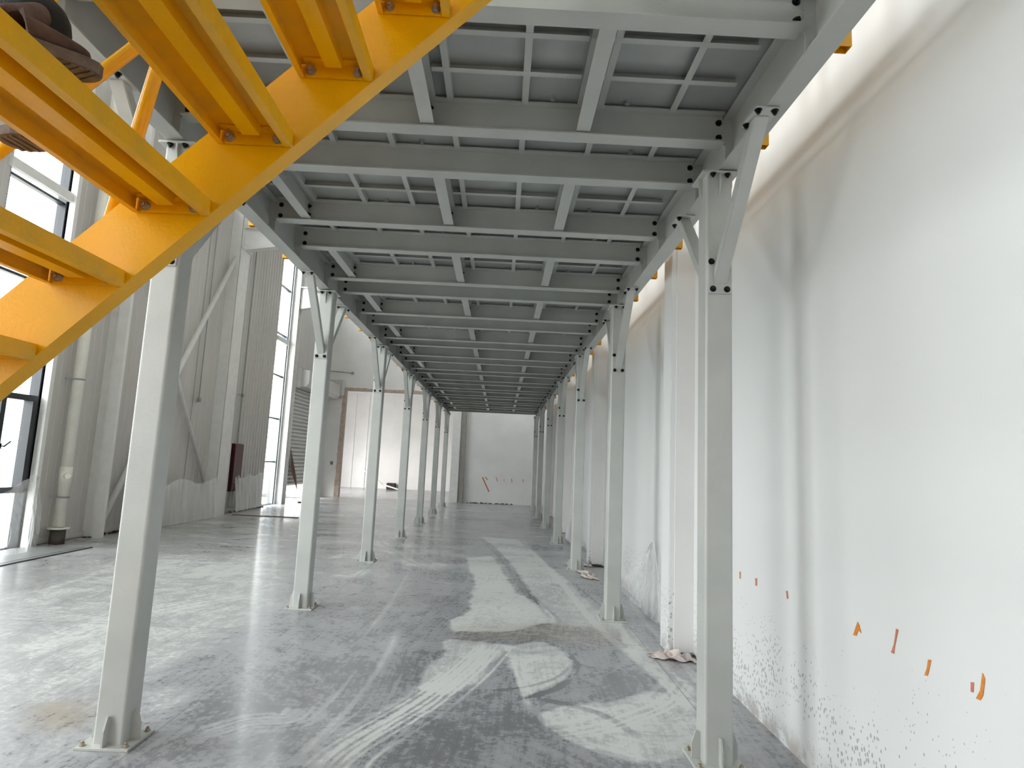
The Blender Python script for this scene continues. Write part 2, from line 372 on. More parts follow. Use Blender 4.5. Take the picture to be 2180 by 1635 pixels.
def make_floor(xs, ys):
    nx, ny = len(xs), len(ys)
    X, Y = np.meshgrid(xs, ys)
    rs = np.random.RandomState(5)
    def wav(a, k, n=5):
        o = np.zeros_like(a)
        for i in range(n): o += np.sin(a*k*(1.6**i)+rs.uniform(0, 6.3))/(1.5**i)
        return o/2
    Xw = X + .025*wav(Y, 9)+.012*wav(X+Y, 30); Yw = Y + .04*wav(X, 8)+.02*wav(X-Y, 25)
    D = np.full(X.shape, .30); S = np.zeros(X.shape)
    D += .14/(1+np.exp((X+1.9)*4)) - .10*((1/(1+np.exp((Y-7.5)*3)))*(1/(1+np.exp(-(X+1.9)*4)))*(1/(1+np.exp((X-1.0)*4))))  # left side lightened to paint in the sheen there
    for k, poly in P.items():
        m_ = inside(poly, Xw, Yw).astype(float)
        if k == 'P9': S += blur(m_, 7)
        elif k == 'D1': D -= .12*blur(m_, 9); S += .45*blur(m_, 9)
        elif k in ('P7', 'D2', 'D1', 'D3', 'P8'): D += AMP[k]*blur(m_, 9)
        else: D += AMP[k]*blur(m_, 1)
    U = X + .35*np.sin(Y*.45+.6) + .12*np.sin(Y*1.3); V = Y.copy(); Wc = np.zeros_like(X)
    tab = rs.rand(4096)
    for n_, (pts, w, amp, stripe) in enumerate(STROKES):
        q = np.array([floor_xy(*p) for p in pts])
        # smooth the path
        t = np.linspace(0, len(q)-1, 40); i0 = np.clip(t.astype(int), 0, len(q)-2); f = (t-i0)
        def cr_(i0, f):
            p0 = q[np.clip(i0-1, 0, len(q)-1)]; p1 = q[i0]; p2 = q[i0+1]; p3 = q[np.clip(i0+2, 0, len(q)-1)]; f = f[:, None]
            return .5*((2*p1)+(-p0+p2)*f+(2*p0-5*p1+4*p2-p3)*f**2+(-p0+3*p1-3*p2+p3)*f**3)
        c = cr_(i0, f)
        lo = c.min(0)-w*1.6; hi = c.max(0)+w*1.6
        ix = np.where((xs > lo[0]) & (xs < hi[0]))[0]; iy = np.where((ys > lo[1]) & (ys < hi[1]))[0]
        if len(ix) < 2 or len(iy) < 2: continue
        sl = (slice(iy[0], iy[-1]+1), slice(ix[0], ix[-1]+1)); x = X[sl]; y = Y[sl]
        best = np.full(x.shape, 9.); dd = np.zeros(x.shape); ss = np.zeros(x.shape)
        for j in range(39):
            a_, b_ = c[j], c[j+1]; e_ = b_-a_; L2 = (e_**2).sum()+1e-9
            tt = np.clip(((x-a_[0])*e_[0]+(y-a_[1])*e_[1])/L2, 0, 1)
            px_ = x-a_[0]-tt*e_[0]; py_ = y-a_[1]-tt*e_[1]; r = np.hypot(px_, py_)
            sg = np.sign(e_[0]*py_-e_[1]*px_); k_ = r < best
            best = np.where(k_, r, best); dd = np.where(k_, r*sg, dd); ss = np.where(k_, (j+tt)/39, ss)
        prof = np.clip((1-best/w)*3, 0, 1)*np.clip(np.minimum(ss, 1-ss)*7, 0, 1)
        h = (dd/.022+n_*37+500+.8*np.sin(ss*9)); hi_ = np.floor(h).astype(int); fr = h-hi_
        st_ = tab[hi_ % 4096]*(1-fr)+tab[(hi_+1) % 4096]*fr
        g = prof*(1-stripe+stripe*np.clip((st_-.35)*3, 0, 1)*1.3)
        D[sl] += amp*g
    co = np.zeros((nx*ny, 3), np.float32); co[:, 0] = X.ravel(); co[:, 1] = Y.ravel()
    i = np.arange(nx*ny).reshape(ny, nx)
    q = np.stack([i[:-1, :-1], i[:-1, 1:], i[1:, 1:], i[1:, :-1]], -1).reshape(-1, 4).astype(np.int32)
    me = bpy.data.meshes.new('floor'); me.vertices.add(nx*ny); me.vertices.foreach_set('co', co.ravel())
    me.loops.add(q.size); me.loops.foreach_set('vertex_index', q.ravel())
    me.polygons.add(len(q)); me.polygons.foreach_set('loop_start', np.arange(0, q.size, 4, dtype=np.int32))
    me.update(calc_edges=True)
    for nm, A in (('dust', D), ('stain', S)):
        a = me.attributes.new(nm, 'FLOAT', 'POINT'); a.data.foreach_set('value', A.ravel().astype(np.float32))
    a = me.attributes.new('swirl', 'FLOAT_VECTOR', 'POINT')
    a.data.foreach_set('vector', np.stack([U.ravel(), V.ravel(), Wc.ravel()], -1).astype(np.float32).ravel())
    me.materials.append(FLOORM)
    o = bpy.data.objects.new('floor', me); C.objects.link(o); return struct(o)
XS = np.concatenate([np.arange(-7.2, -3.2, .06), np.arange(-3.2, 1.72, .0125), [1.8, 2.0]])
YSS = np.concatenate([np.arange(YB-.2, 3.0, .25), np.arange(3.0, 8.0, .0125), np.arange(8.0, 14.0, .03), np.arange(14.0, YE+.2, .08), [YE+.2]])
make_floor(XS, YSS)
fb = MB().box(-13, 2.2, YE+.2, 34, -.1, 0).build('floor', FLOORM); struct(fb)
fb = MB().box(-40, XL-.25, -20, 45, -.30, -.12).build('ground', GRND); struct(fb)

# ---- ceiling
mk('ceiling', [(-7.3, 2.0, YB-.2, YE+.2, HH, HH+.15)], PANEL)
mk('ceiling', [(-13, 2.2, YE+.2, 34.2, 6.5, 6.65)], PANEL)

# ---- right wall: smooth panels with shallow joints
b = MB(); b.box(XR, XR+.25, YB-.2, 34.2, -.1, HH)
struct(b.build('wall_right', RWALL))
for i, yy in enumerate((5.40, 10.06, 14.72, 19.38)):
    b = MB(); b.box(1.475, XR+.01, yy, yy+.26, 0, HH)
    o = b.build('pilaster', RWALL, bevel=.006)
    MB().box(1.52, XR, yy-.012, yy, .02, HH).build('face_panel', PLAST, o)
    tag(o, 'white boxed wall pilaster on the right wall, %s from the camera' % ORD[i], 'pilaster', 'pilasters along the right wall')

# ---- left wall of ribbed sheet with window strips
wins = sorted([w for w in WINS if w[1] > w[0]])
b = MB(); y = YB-.2
segs = []
for a, c in wins + [(20.20, 23.95)]:
    segs.append((y, a)); y = c
segs.append((y, YE+.2))
for a, c in segs: b.box(XL-.22, XL, a, c, -.1, 7.9)
b.box(XL-.22, XL, 20.20, 23.95, 3.75, 7.9)
b.box(XL-.22, XL, YB-.2, YE+.2, 9.4, HH)
def ribs(b, y0, y1, pitch, w, d, z0=.12, z1=7.9):
    n = int((y1-y0)/pitch)
    for i in range(n):
        yy = y0 + (i+.5)*(y1-y0)/n
        b.prism([(XL, yy-w, z0), (XL+d, yy-w*.45, z0), (XL+d, yy+w*.45, z0), (XL, yy+w, z0)], (0, 0, z1-z0))
ribs(b, 9.5, 15.0, .17, .014, .008)
ribs(b, 15.9, 18.6, .19, .05, .04)
ribs(b, 5.5, 8.2, .085, .018, .004)
b.box(XL, XL+.03, 9.45, 18.6, 0.02, .10)
struct(b.build('wall_left', PANEL))
b = MB()
for yy in (11.9, 13.95, 17.0): b.box(XL, XL+.008, yy, yy+.012, .1, 7.9)
struct(b.build('trim_1', GALV))

# windows
def window(i, y0, y1, zs, extra=()):
    f = MB(); t = .035
    f.box(XL-.16, XL-.02, y0, y0+t, 0, 7.9); f.box(XL-.16, XL-.02, y1-t, y1, 0, 7.9)
    o = struct(f.build('window_%d' % i, DKFR if i == 1 else ALU))
    fr = MB()
    for z in zs: fr.box(XL-.13, XL-.05, y0+t, y1-t, z-.02, z+.02)
    fr.build('mullion', DKFR, o)
    MB().box(XL-.10, XL-.094, y0+t, y1-t, .02, 7.88).build('glass', GLASS, o)
    return o
w1 = window(1, 8.25, 9.42, [.0, .82, 2.20, 3.9, 5.25, 6.9, 7.88])
# dark opening casement inside window 1
cs = MB(); Y0, Y1_, Z0, Z1_ = 8.70, 9.36, .80, 2.22; t = .085
cs.box(XL-.14, XL+.0, Y0, Y1_, Z0, Z0+t); cs.box(XL-.14, XL+.0, Y0, Y1_, Z1_-t, Z1_)
cs.box(XL-.14, XL+.0, Y0, Y0+t, Z0+t, Z1_-t); cs.box(XL-.14, XL+.0, Y1_-t, Y1_, Z0+t, Z1_-t)
cs.box(XL-.14, XL-.01, 8.285, Y0, Z0, Z0+.07); cs.box(XL-.14, XL-.01, 8.285, Y0, Z1_-.07, Z1_)
cso = cs.build('casement', DKFR, w1)
MB().box(XL, XL+.02, 8.755, 8.785, 1.42, 1.50).tube((XL+.02, 8.77, 1.46), (XL+.06, 8.77, 1.46), .009, 8).bar((XL+.06, 8.77, 1.455), (XL+.06, 8.88, 1.53), .016, .02).build('casement_handle', BLK, cso)
window(2, 18.62, 19.62, [.0, 1.3, 2.63, 3.96, 5.05, 5.25, 6.75, 7.88])
window(6, -8.4, -7.0, [.0, 2.0, 4.0, 6.0, 7.88]); window(3, 2.5, 4.9, [.0, 2.0, 4.0, 6.0, 7.88]); window(4, -3.4, -.6, [.0, 2.0, 4.0, 6.0, 7.88])  # unseen windows, added for the light they throw into the hall
# unseen glazing band under the roof, added to brighten the right wall
f = MB(); f.box(XL-.16, XL-.02, YB, YE, 7.9, 7.95).box(XL-.16, XL-.02, YB, YE, 9.35, 9.4)
o = struct(f.build('window_5', ALU)); f = MB()
for k in range(23): f.box(XL-.13, XL-.05, YB+1.5*k, YB+1.5*k+.06, 7.95, 9.35)
f.build('mullion', ALU, o); MB().box(XL-.10, XL-.094, YB, YE, 7.95, 9.35).build('glass', GLASS, o)
# white girts and light jamb linings at the visible windows
b = MB()
b.box(XL-.02, XL+.05, 8.2, 9.42, 5.30, 5.44); b.box(XL-.02, XL+.05, 18.6, 19.62, 4.98, 5.12)
b.box(XL-.02, XL+.10, 9.42, 9.50, 0, HH); b.box(XL-.02, XL+.02, 19.62, 19.70, 0, HH)
struct(b.build('trim_2', WHT))

# ---- end wall with the rough-edged opening, room behind it
OX0, OX1, OZ = -6.28, -1.93, 4.22
mk('wall_back', [(XL-.22, OX0, YE-.0, YE+.25, -.1, HH), (OX0, OX1, YE, YE+.25, OZ, HH), (OX1, XR+.1, YE, YE+.25, -.1, HH)], PLAST)
b = MB()
def jag(pts0, n, axis):
    pass
rj = random.Random(3)
# jamb
pts = [(OX0+.0, YE-.004, 0)]; n = 26
left = [(OX0-.06-.07*(1-k/n)-rj.uniform(0, .03), YE-.004, OZ*k/n) for k in range(n+1)]
b.prism([(OX0+.02, YE-.006, 0)] + left + [(OX0+.02, YE-.006, OZ)], (0, .004, 0))
n = 40
top = [(OX0-.2+(OX1-OX0+.2)*k/n, YE-.004, OZ+.07+rj.uniform(-.012, .02)) for k in range(n+1)]
b.prism([(OX1, YE-.006, OZ)] + top[::-1] + [(OX0-.2, YE-.006, OZ)], (0, .004, 0))
b.box(OX0-.0, OX0+.04, YE-.003, YE+.25, 0, OZ); b.box(OX0, OX1, YE-.003, YE+.25, OZ-.035, OZ)
struct(b.build('trim_3', RAW))
mk('wall_far', [(-9.2, XR+.1, 33.5, 33.7, -.1, 6.5)], PLAST)
mk('wall_side', [(-9.2, -9.0, YE+.25, 33.5, 2.6, 6.5), (-9.2, -9.0, YE+.25, 26.0, -.1, 2.6), (-9.2, -9.0, 31.5, 33.5, -.1, 2.6)], PLAST)
portal('daylight_opening', (-9.3, 28.75, 1.3), (0, -PI/2, 0), 2.6, 5.5)
b = MB()
for x in (-7.9, -7.2): b.box(x, x+.03, 33.44, 33.5, 0, 5.2)
b.box(-8.6, -6.6, 33.42, 33.5, 5.0, 5.2)
struct(b.build('trim_4', WHT))
b = MB().box(-1.91, -1.60, 24.36, YE+.02, 0, HH)
o = b.build('wall_column', WHT); MB().box(-1.60, -1.40, 24.40, YE+.02, 0, HH).build('recessed_side', mat('taupe_paint', (.60, .58, .56), .6, mottle=.05), o)  # darker taupe strip beside the white column face
tag(o, 'white steel column with a taupe side between end wall and wide opening', 'column')

# ================================================================== MEZZANINE
Y1, SP, YL = 3.4833, 3.0368, 3.4603
XB = {'left': -1.940, 'right': 1.252}; XC = {'left': -1.923, 'right': 1.203}
ZB = 3.262; ZT = 3.54
def bolt_mesh(M=BLK, r=.0135, h=.011, name='bolt'):      # hexagon head pointing -Z
    b = MB(); b.tube((0, 0, 0), (0, 0, -.003), r*1.35, 14); b.tube((0, 0, -.003), (0, 0, -h-.003), r, 6); b.tube((0, 0, -h-.003), (0, 0, -h-.012), r*.55, 10)
    return b.build(name, M)
BOLT = bolt_mesh(); ANCH = bolt_mesh(ZINC, .012, .012, 'anchor_bolt')
SRC = [BOLT, ANCH]
def put(src, loc, parent, rot=(0, 0, 0)):
    return inst(src, loc, parent, rot)

def make_column():
    r = empty('steel_column')
    pts = rrect(.152, .016)
    b = MB(); b.prism([(x, y, .014) for x, y in pts], (0, 0, ZB-.014-.024)); b.build('post', GREY, r)
    b = MB(); b.box(-.135, .135, -.125, .125, 0, .014); bp = b.build('base_plate', GREY, r, bevel=.0015, seg=1)
    for sx in (-1, 1):
        for s2 in (-1, 1): put(ANCH, (sx*.108, s2*.098, .014), bp, (PI, 0, 0))
    for k in range(4):
        a = k*PI/2; ca, sa = math.cos(a), math.sin(a)
        prof = [(.075, .014), (.122, .014), (.122, .09), (.100, .155), (.088, .155), (.075, .14)]
        n = Vector((-sa, ca, 0))
        b = MB(); b.prism([Vector((ca*u, sa*u, z))-n*.005 for u, z in prof], n*.010); b.build('base_gusset', GREY, r)
    b = MB(); b.box(-.105, .105, -.105, .105, ZB-.024, ZB-.010); cp_ = b.build('cap_plate', GREY, r, bevel=.0015, seg=1)
    for sx in (-1, 1):
        for s2 in (-1, 1): put(BOLT, (sx*.042, s2*.092, ZB-.024), cp_)
    for k in range(4):
        a = k*PI/2; ca, sa = math.cos(a), math.sin(a)
        prof = [(.074, ZB-.024), (.102, ZB-.024), (.102, ZB-.06), (.078, ZB-.15), (.074, ZB-.15)]
        n = Vector((-sa, ca, 0))
        b = MB(); b.prism([Vector((ca*u, sa*u, z))-n*.005 for u, z in prof], n*.010); b.build('cap_rib', GREY, r)
    for s in (-1, 1):
        # square tube raking from the post up to the beam; the plates are its sub-parts
        p = Vector((0, s*.088, ZB-.655)); q = Vector((0, s*.640, ZB-.012))
        d = (q-p).normalized()
        b = MB(); b.prism([(-.036, s*.086, ZB-.665), (.036, s*.086, ZB-.665), (.036, s*.086, ZB-.560), (-.036, s*.086, ZB-.560)], (0, 0, 0.0001)) if False else None
        b = MB()
        pl = [(s*.086, ZB-.690), (s*.675, ZB-.012), (s*.600, ZB-.012), (s*.086, ZB-.600)]
        b.prism([(-.036, y_, z_) for y_, z_ in pl], (.072, 0, 0))
        kb = b.build('knee_brace', GREY, r, bevel=.004)
        b = MB(); b.box(-.057, .057, min(s*.56, s*.74), max(s*.56, s*.74), ZB-.012, ZB-.002); b.build('mounting_plate', GREY, kb, bevel=.001, seg=1)
        b = MB(); b.box(-.066, .066, min(s*.076, s*.086), max(s*.076, s*.086), ZB-.74, ZB-.49); b.build('mounting_plate', GREY, kb, bevel=.001, seg=1)
        for x in (-.040, .040):
            put(BOLT, (x, s*.722, ZB-.012), kb)
            put(BOLT, (x, s*.086, ZB-.715), kb, (s*PI/2, 0, 0))
        put(BOLT, (-.045, s*.588, ZB-.012), kb)
        put(BOLT, (-.050, s*.086, ZB-.555), kb, (s*PI/2, 0, 0))
    return r
colp = make_column(); first = True
for k in range(-1, 7):
    for side in ('left', 'right'):
        o = colp if first else copy_tree(colp); first = False
        o.location = (XC[side], (YL if side == 'left' else Y1)+SP*k, 0)
        if k < 0:
            lab = 'grey steel post beside the yellow stairs, only its far knee brace in the %s row shows' % side
        elif k == 6: lab = 'grey square steel post farthest back in the %s row under the deck' % side
        elif k == 0: lab = 'tall grey square steel post nearest the camera in the %s row' % side
        else: lab = 'grey square steel post with knee braces, %s from the camera in the %s row' % (ORD[k], side)
        tag(o, lab, 'column', 'grey posts carrying the deck, %s row' % side)

YS, YF = -5.0, 22.16
PAT = (-.18, .36, 1.30, 1.92)
XBY = [Y1+SP*k+p for k in range(-1, 7) for p in PAT]
XBY = [y for y in XBY if 2.2 < y < YF-.05]
# main beams
for side in ('left', 'right'):
    x = XB[side]; s = 1 if side == 'left' else -1      # s: towards the middle of the bay
    b = MB(); hw = .056
    b.box(x-hw, x+hw, YS, YF, ZB, ZB+.009); b.box(x-hw, x+hw, YS, YF, ZT-.009, ZT)
    b.box(x-.004, x+.004, YS, YF, ZB+.009, ZT-.009)
    o = b.build('main_beam', GREYD)
    tag(o, 'long grey steel I beam resting on the %s row of posts' % side, 'beam', 'main beams of the deck')
    for y in XBY:
        for xx in ((x+s*.004, x+s*.094),):
            x0, x1 = min(xx), max(xx)
            MB().prism([(x+s*.004, y+.004, ZB+.009), (x+s*.052, y+.004, ZB+.009), (x+s*.052, y+.004, ZB+.10), (x+s*.105, y+.004, ZB+.13),
                        (x+s*.105, y+.004, ZT-.03), (x+s*.004, y+.004, ZT-.01)], (0, .008, 0)).build('connection_plate', GREYD, o)
    for k in range(-1, 7):
        y = (YL if side == 'left' else Y1)+SP*k
        MB().box(min(x-s*.004, x-s*.054), max(x-s*.004, x-s*.054), y-.004, y+.004, ZB+.009, ZT-.009).build('web_stiffener', GREYD, o)
# cross beams
def near_text(y):
    k = int(math.floor((y-Y1+.45)/SP)); off = y-Y1-SP*k
    pr = ('the %s pair of posts' % ORD[k]) if k >= 0 else None
    if off < 0: return 'just in front of %s' % pr
    if off < .8: return 'just behind %s' % pr
    nxt = 'the %s and %s posts' % (ORD[k], ORD[k+1]) if 0 <= k < 6 else ''
    if k >= 6: return 'beyond the last pair of posts, %s' % ('nearer one' if off < 1.5 else 'farther one')
    if off < 1.6: return 'midway between %s, front one of two' % nxt
    return 'midway between %s, rear one of two' % nxt
x0, x1 = XB['left']+.070, XB['right']-.070
def make_cross():
    b = MB(); hw = .05; zb = 3.362
    b.box(x0, x1, -hw, hw, zb, zb+.008); b.box(x0, x1, -hw, hw, ZT-.008, ZT); b.box(x0, x1, -.003, .003, zb+.008, ZT-.008)
    o = b.build('cross_beam', GREYD)
    for xx in (x0+.022, x1-.022):
        for z in (3.405, 3.495): put(BOLT, (xx, -.003, z), o, (-PI/2, 0, 0))
    return o
cb = make_cross()
for i, y in enumerate(XBY):
    o = cb if i == 0 else copy_tree(cb); o.location = (0, y, 0)
    lab = 'grey steel cross beam at the very top of the picture, nearest the stairs' if i == 0 else 'grey cross beam, ' + near_text(y)
    tag(o, lab, 'beam', 'cross beams under the deck')
# part of the deck over and behind the camera, round the stair opening
d = MB().box(-2.0, 1.31, -5.0, .20, ZT+.001, ZT+.024).box(.30, 1.31, .20, 2.24, ZT+.001, ZT+.024).build('deck_panel', DECKM)
tag(d, 'grey deck sheet above the camera, beside and behind the stair opening', 'deck panel', 'steel deck sheets')
# end channel of the deck
b = MB().box(XB['left']-.05, XB['right']+.05, YF, YF+.008, ZB+.08, ZT).box(XB['left']-.05, XB['right']+.05, YF-.05, YF, ZB+.08, ZB+.088)
tag(b.build('edge_channel', GREYD), 'grey steel edge channel closing the far end of the deck', 'beam')
# joists in the wide gaps, deck sheets with welded ribs
def make_joist(L):
    b = MB(); hw = .0385; zb = 3.378
    b.box(-hw, hw, 0, L, zb, zb+.007); b.box(-hw, hw, 0, L, ZT-.007, ZT); b.box(-.003, .003, 0, L, zb+.007, ZT-.007)
    o = b.build('joist', GREYD)
    for yy, r in ((.012, 0), (L-.012, 0)):
        for z in (3.42, 3.49): put(BOLT, (.003, yy, z), o, (0, -PI/2, 0))
    return o
JX = (('left', -1.628), ('middle', -.495), ('right', .380))
LXS = (-1.575, -1.165, -.785, -.372, .046, .470, .880)
jp = {}; sp_ = {}
gapn = 0
for i in range(len(XBY)-1):
    a, c = XBY[i], XBY[i+1]; g = c-a; wide = g > .8
    where = '%s, %s' % ('wide' if wide else 'narrow', 'nearest the stairs' if i == 0 else near_text(a))
    where = where.replace(', front one of two', '').replace(', rear one of two', '')
    if wide:
        key = round(g, 3)
        for nm, x in JX:
            if key not in jp: jp[key] = o = make_joist(g-.012)
            else: o = copy_tree(jp[key])
            o.location = (x, a+.006, 0)
            wj = 'in the gap nearest the stairs' if i == 0 else near_text(a).split(', ')[0]
            tag(o, '%s grey joist running lengthwise, %s' % (nm, wj), 'joist', 'lengthwise joists under the deck')
    e0 = .30 if False else 0
    d = MB().box(-2.0, 1.31, a-(.30 if False else 0)+.002 if i else a-.06, c-.002 if i < len(XBY)-2 else YF, ZT+.019, ZT+.024).build('deck_panel', DECKM)
    tag(d, 'ribbed grey deck sheet, ' + where, 'deck panel', 'steel deck sheets')
    zb_ = ZT-.022
    for x in LXS:
        MB().box(x-.018, x+.018, a+.052, c-.052, zb_, zb_+.004).box(x+.014, x+.018, a+.052, c-.052, zb_+.004, ZT+.019).build('stiffener_rib', GREYD, d)
    if wide:
        for yy in (a+.32, a+.61):
            for xa, xb in ((-1.83, -1.675), (-1.58, -.542), (-.448, .332), (.428, 1.14)):
                MB().box(xa, xb, yy-.018, yy+.018, zb_-.001, zb_+.003).box(xa, xb, yy+.014, yy+.018, zb_+.003, ZT+.019).build('stiffener_rib', GREYD, d)
    # cleats that tie the sheet down beside the beams
    for x in (-1.0, .2, .62) if wide else (-.6, .75):
        MB().tube((x, c-.075, ZT+.019), (x, c-.075, ZT-.004), .014, 8).build('clip', GALV, d)
# railings on both edges of the deck
for side, s in (('left', -1), ('right', 1)):
    xo = XB[side]+s*.100; w = .025
    r = empty('railing', (xo, 0, ZB), 'yellow tubular railing along the %s edge of the deck, post feet showing below it' % side, 'railing', 'yellow deck railings')
    pit = .765 if side == 'left' else .80; y = 2.36 if side == 'right' else 2.44
    pm = None
    while y < YF:
        if pm is None:
            b = MB(); z0, z1 = .022, 1.36
            t = .003
            b.box(-w, w, -w, -w+t, z0, z1).box(-w, w, w-t, w, z0, z1).box(-w, -w+t, -w+t, w-t, z0, z1).box(w-t, w, -w+t, w-t, z0, z1)
            b.box(min(-s*w, -s*.046), max(-s*w, -s*.046), -.02, .02, .12, .26)
            pm = b.build('railing_post', YEL, r)
            pm.location = (0, y, 0)
        else: inst(pm, (0, y, 0), r)
        y += pit
    MB().tube((0, 2.3, 1.38), (0, YF, 1.38), .024).build('top_rail', YEL, r)
    MB().tube((0, 2.3, .85), (0, YF, .85), .016).build('mid_rail', YEL, r)
    MB().box(-s*.03-.003, -s*.03+.003, 2.3, YF, .31, .41).build('toe_board', YEL, r)

# ================================================================== YELLOW STAIRS
st = empty('staircase', (-1.9, 1.4, 1.2), 'glossy yellow steel staircase with open risers, seen from underneath', 'stairs')
off = Vector((1.9, -1.4, -1.2))
def sbuild(b, name, M, par=None, bevel=0, seg=2):
    o = b.build(name, M, par or st, bevel=bevel, seg=seg)
    if not par: o.location = off
    return o
XA, XZ = -3.05, .06
def stringer(y, s):
    b = MB()
    for p in (0,):
        web = [(XA-.0, XA+3.162), (XZ, XZ+3.162), (XZ, XZ+3.462), (XA, XA+3.462)]
        b.prism([(x, y, z) for x, z in web], (0, s*.006, 0))
        k = .0057
        ya = y+s*.006
        b.prism([(XA, ya, XA+3.162), (XZ, ya, XZ+3.162), (XZ, ya, XZ+3.162+.010), (XA, ya, XA+3.172)], (0, s*.062, 0))
        b.prism([(XA, ya, XA+3.462), (XZ, ya, XZ+3.462), (XZ, ya, XZ+3.452), (XA, ya, XA+3.452)], (0, s*.062, 0))
    return sbuild(b, 'stringer', YEL)
stringer(1.850, 1); stringer(.86, -1)
ZN = 2.460
for k in range(-9, 4):
    x0_, x1_ = -.930+.2335*k, -.697+.2335*k; zb = ZN+.2375*k
    if zb < .05 or x1_ > XZ+.04: continue
    y0_, y1_ = .862, 1.846
    b = MB(); h = .046
    b.box(x0_, x1_, y0_, y1_, zb+h, zb+h+.004)
    b.box(x0_, x0_+.004, y0_, y1_, zb, zb+h); b.box(x1_-.004, x1_, y0_, y1_, zb, zb+h)
    b.box(x0_+.004, x0_+.018, y0_, y1_, zb, zb+.004); b.box(x1_-.026, x1_-.004, y0_, y1_, zb, zb+.004)
    t_ = sbuild(b, 'tread', YELW)
    xm = (x0_+x1_)/2+.004
    MB().box(xm-.026, xm+.026, y0_+.03, y1_-.045, zb+.010, zb+h).build('tread_stiffener', YEL, t_)
    for yy, s in ((y1_, -1), (y0_, 1)):
        br = MB().box(x0_+.020, x1_-.028, min(yy, yy+s*.006), max(yy, yy+s*.006), zb+.001, zb+h).box(x0_+.020, x1_-.028, min(yy+s*.006, yy+s*.04), max(yy+s*.006, yy+s*.04), zb+h-.006, zb+h-.001).build('end_bracket', YEL, t_)
        if yy > 1:
            for xb in (x0_+.038, x1_-.045):
                put(ANCH, (xb, yy-.006, zb+.021), br, (-PI/2, 0, 0)).name = 'bolt'
# handrail on the far side
b = MB(); ys = 1.885
b.tube((XA+.1, ys, XA+.1+4.05), (-.35, ys, -.35+4.05), .021); sbuild(b, 'mid_rail', YEL)
b = MB(); b.tube((XA+.1, ys, XA+.1+4.52), (-.35, ys, -.35+4.52), .024); sbuild(b, 'handrail', YEL)
b = MB(); b.tube((-1.262, ys, 2.16), (-1.06, ys, 3.43), .022); sbuild(b, 'rail_post', YEL)
b = MB(); b.tube((-2.30, ys, 1.12), (-2.15, ys, 2.35), .022); sbuild(b, 'rail_post', YEL)
b = MB(); b.tube((-.46, ys, 2.98), (-.36, ys, 4.12), .022); sbuild(b, 'rail_post', YEL)

# ================================================================== PERSON on the stairs
def skin_body(name, joints, edges, M, parent=None, sub=2):
    me = bpy.data.meshes.new(name); me.from_pydata([j[0] for j in joints], edges, []); o = bpy.data.objects.new(name, me); C.objects.link(o)
    md = o.modifiers.new('skin', 'SKIN'); md.use_smooth_shade = True
    me.materials.append(M)
    sk = me.skin_vertices[0].data if me.skin_vertices else None
    if sk is None:
        o.modifiers.remove(md)
        bpy.context.view_layer.objects.active = o
        md = o.modifiers.new('skin', 'SKIN'); md.use_smooth_shade = True
        sk = me.skin_vertices[0].data
    for i, j in enumerate(joints): sk[i].radius = (j[1], j[2] if len(j) > 2 else j[1]); sk[i].use_root = (i == 0)
    s = o.modifiers.new('sub', 'SUBSURF'); s.levels = sub; s.render_levels = sub
    if parent: o.parent = parent
    return o
HIP = Vector((-1.55, 1.12, 3.02))
RK, RA = Vector((-1.42, 1.46, 2.74)), Vector((-1.075, 1.285, 2.45))
LK, LA = Vector((-1.55, 1.52, 2.80)), Vector((-1.17, 1.555, 2.43))
RT = Vector((-1.055, 1.305, 2.415))
js = [(HIP, .13, .12),
      (HIP+Vector((.09, 0, -.02)), .095), (HIP*.45+RK*.55+Vector((0, 0, .05)), .078), (RK, .060), (RK*.40+RT*.60, .070), (RT, .066),
      (HIP+Vector((-.09, .02, -.02)), .095), (HIP*.45+LK*.55+Vector((0, 0, .05)), .078), (LK, .060), (LK*.45+LA*.55, .056), (LA, .040),
      (HIP+Vector((.03, .0, .2)), .13, .115), (HIP+Vector((.08, .02, .42)), .15, .11), (HIP+Vector((.10, .03, .52)), .06), (HIP+Vector((.12, .04, .60)), .052),
      (HIP+Vector((.12, .05, .68)), .078, .085), (HIP+Vector((.12, .05, .77)), .075, .085), (HIP+Vector((.12, .05, .82)), .05),
      (HIP+Vector((.28, .0, .44)), .058), (HIP+Vector((.34, .10, .20)), .045), (HIP+Vector((.30, .32, .12)), .034), (HIP+Vector((.29, .38, .115)), .026),
      (HIP+Vector((-.12, .03, .44)), .058), (HIP+Vector((-.20, .12, .20)), .045), (HIP+Vector((-.16, .33, .12)), .034), (HIP+Vector((-.15, .39, .115)), .026)]
ed = [(0,1),(1,2),(2,3),(3,4),(4,5),(0,6),(6,7),(7,8),(8,9),(9,10),(0,11),(11,12),(12,13),(13,14),(14,15),(15,16),(16,17),(12,18),(18,19),(19,20),(20,21),(12,22),(22,23),(23,24),(24,25)]
pers = empty('person', (-1.42, .98, 2.30), 'person crouching on the yellow stairs in dark trousers and worn brown work boots', 'person')
pofs = Vector((1.42, -.98, -2.30))
body = skin_body('body', js, ed, DEN, pers); body.location = pofs
def ell(name, c, r, M, parent, rot=(0, 0, 0)):
    bm = bmesh.new(); bmesh.ops.create_uvsphere(bm, u_segments=24, v_segments=16, radius=1)
    for v in bm.verts: v.co = Vector((v.co.x*r[0], v.co.y*r[1], v.co.z*r[2]))
    for f in bm.faces: f.smooth = True
    me = bpy.data.meshes.new(name); bm.to_mesh(me); bm.free(); me.materials.append(M)
    o = bpy.data.objects.new(name, me); o.location = c; o.rotation_euler = rot; C.objects.link(o); o.parent = parent; return o
hd = HIP+Vector((.12, .065, .73))+pofs
ell('face', hd+Vector((0, .012, 0)), (.072, .088, .10), SKIN, pers)
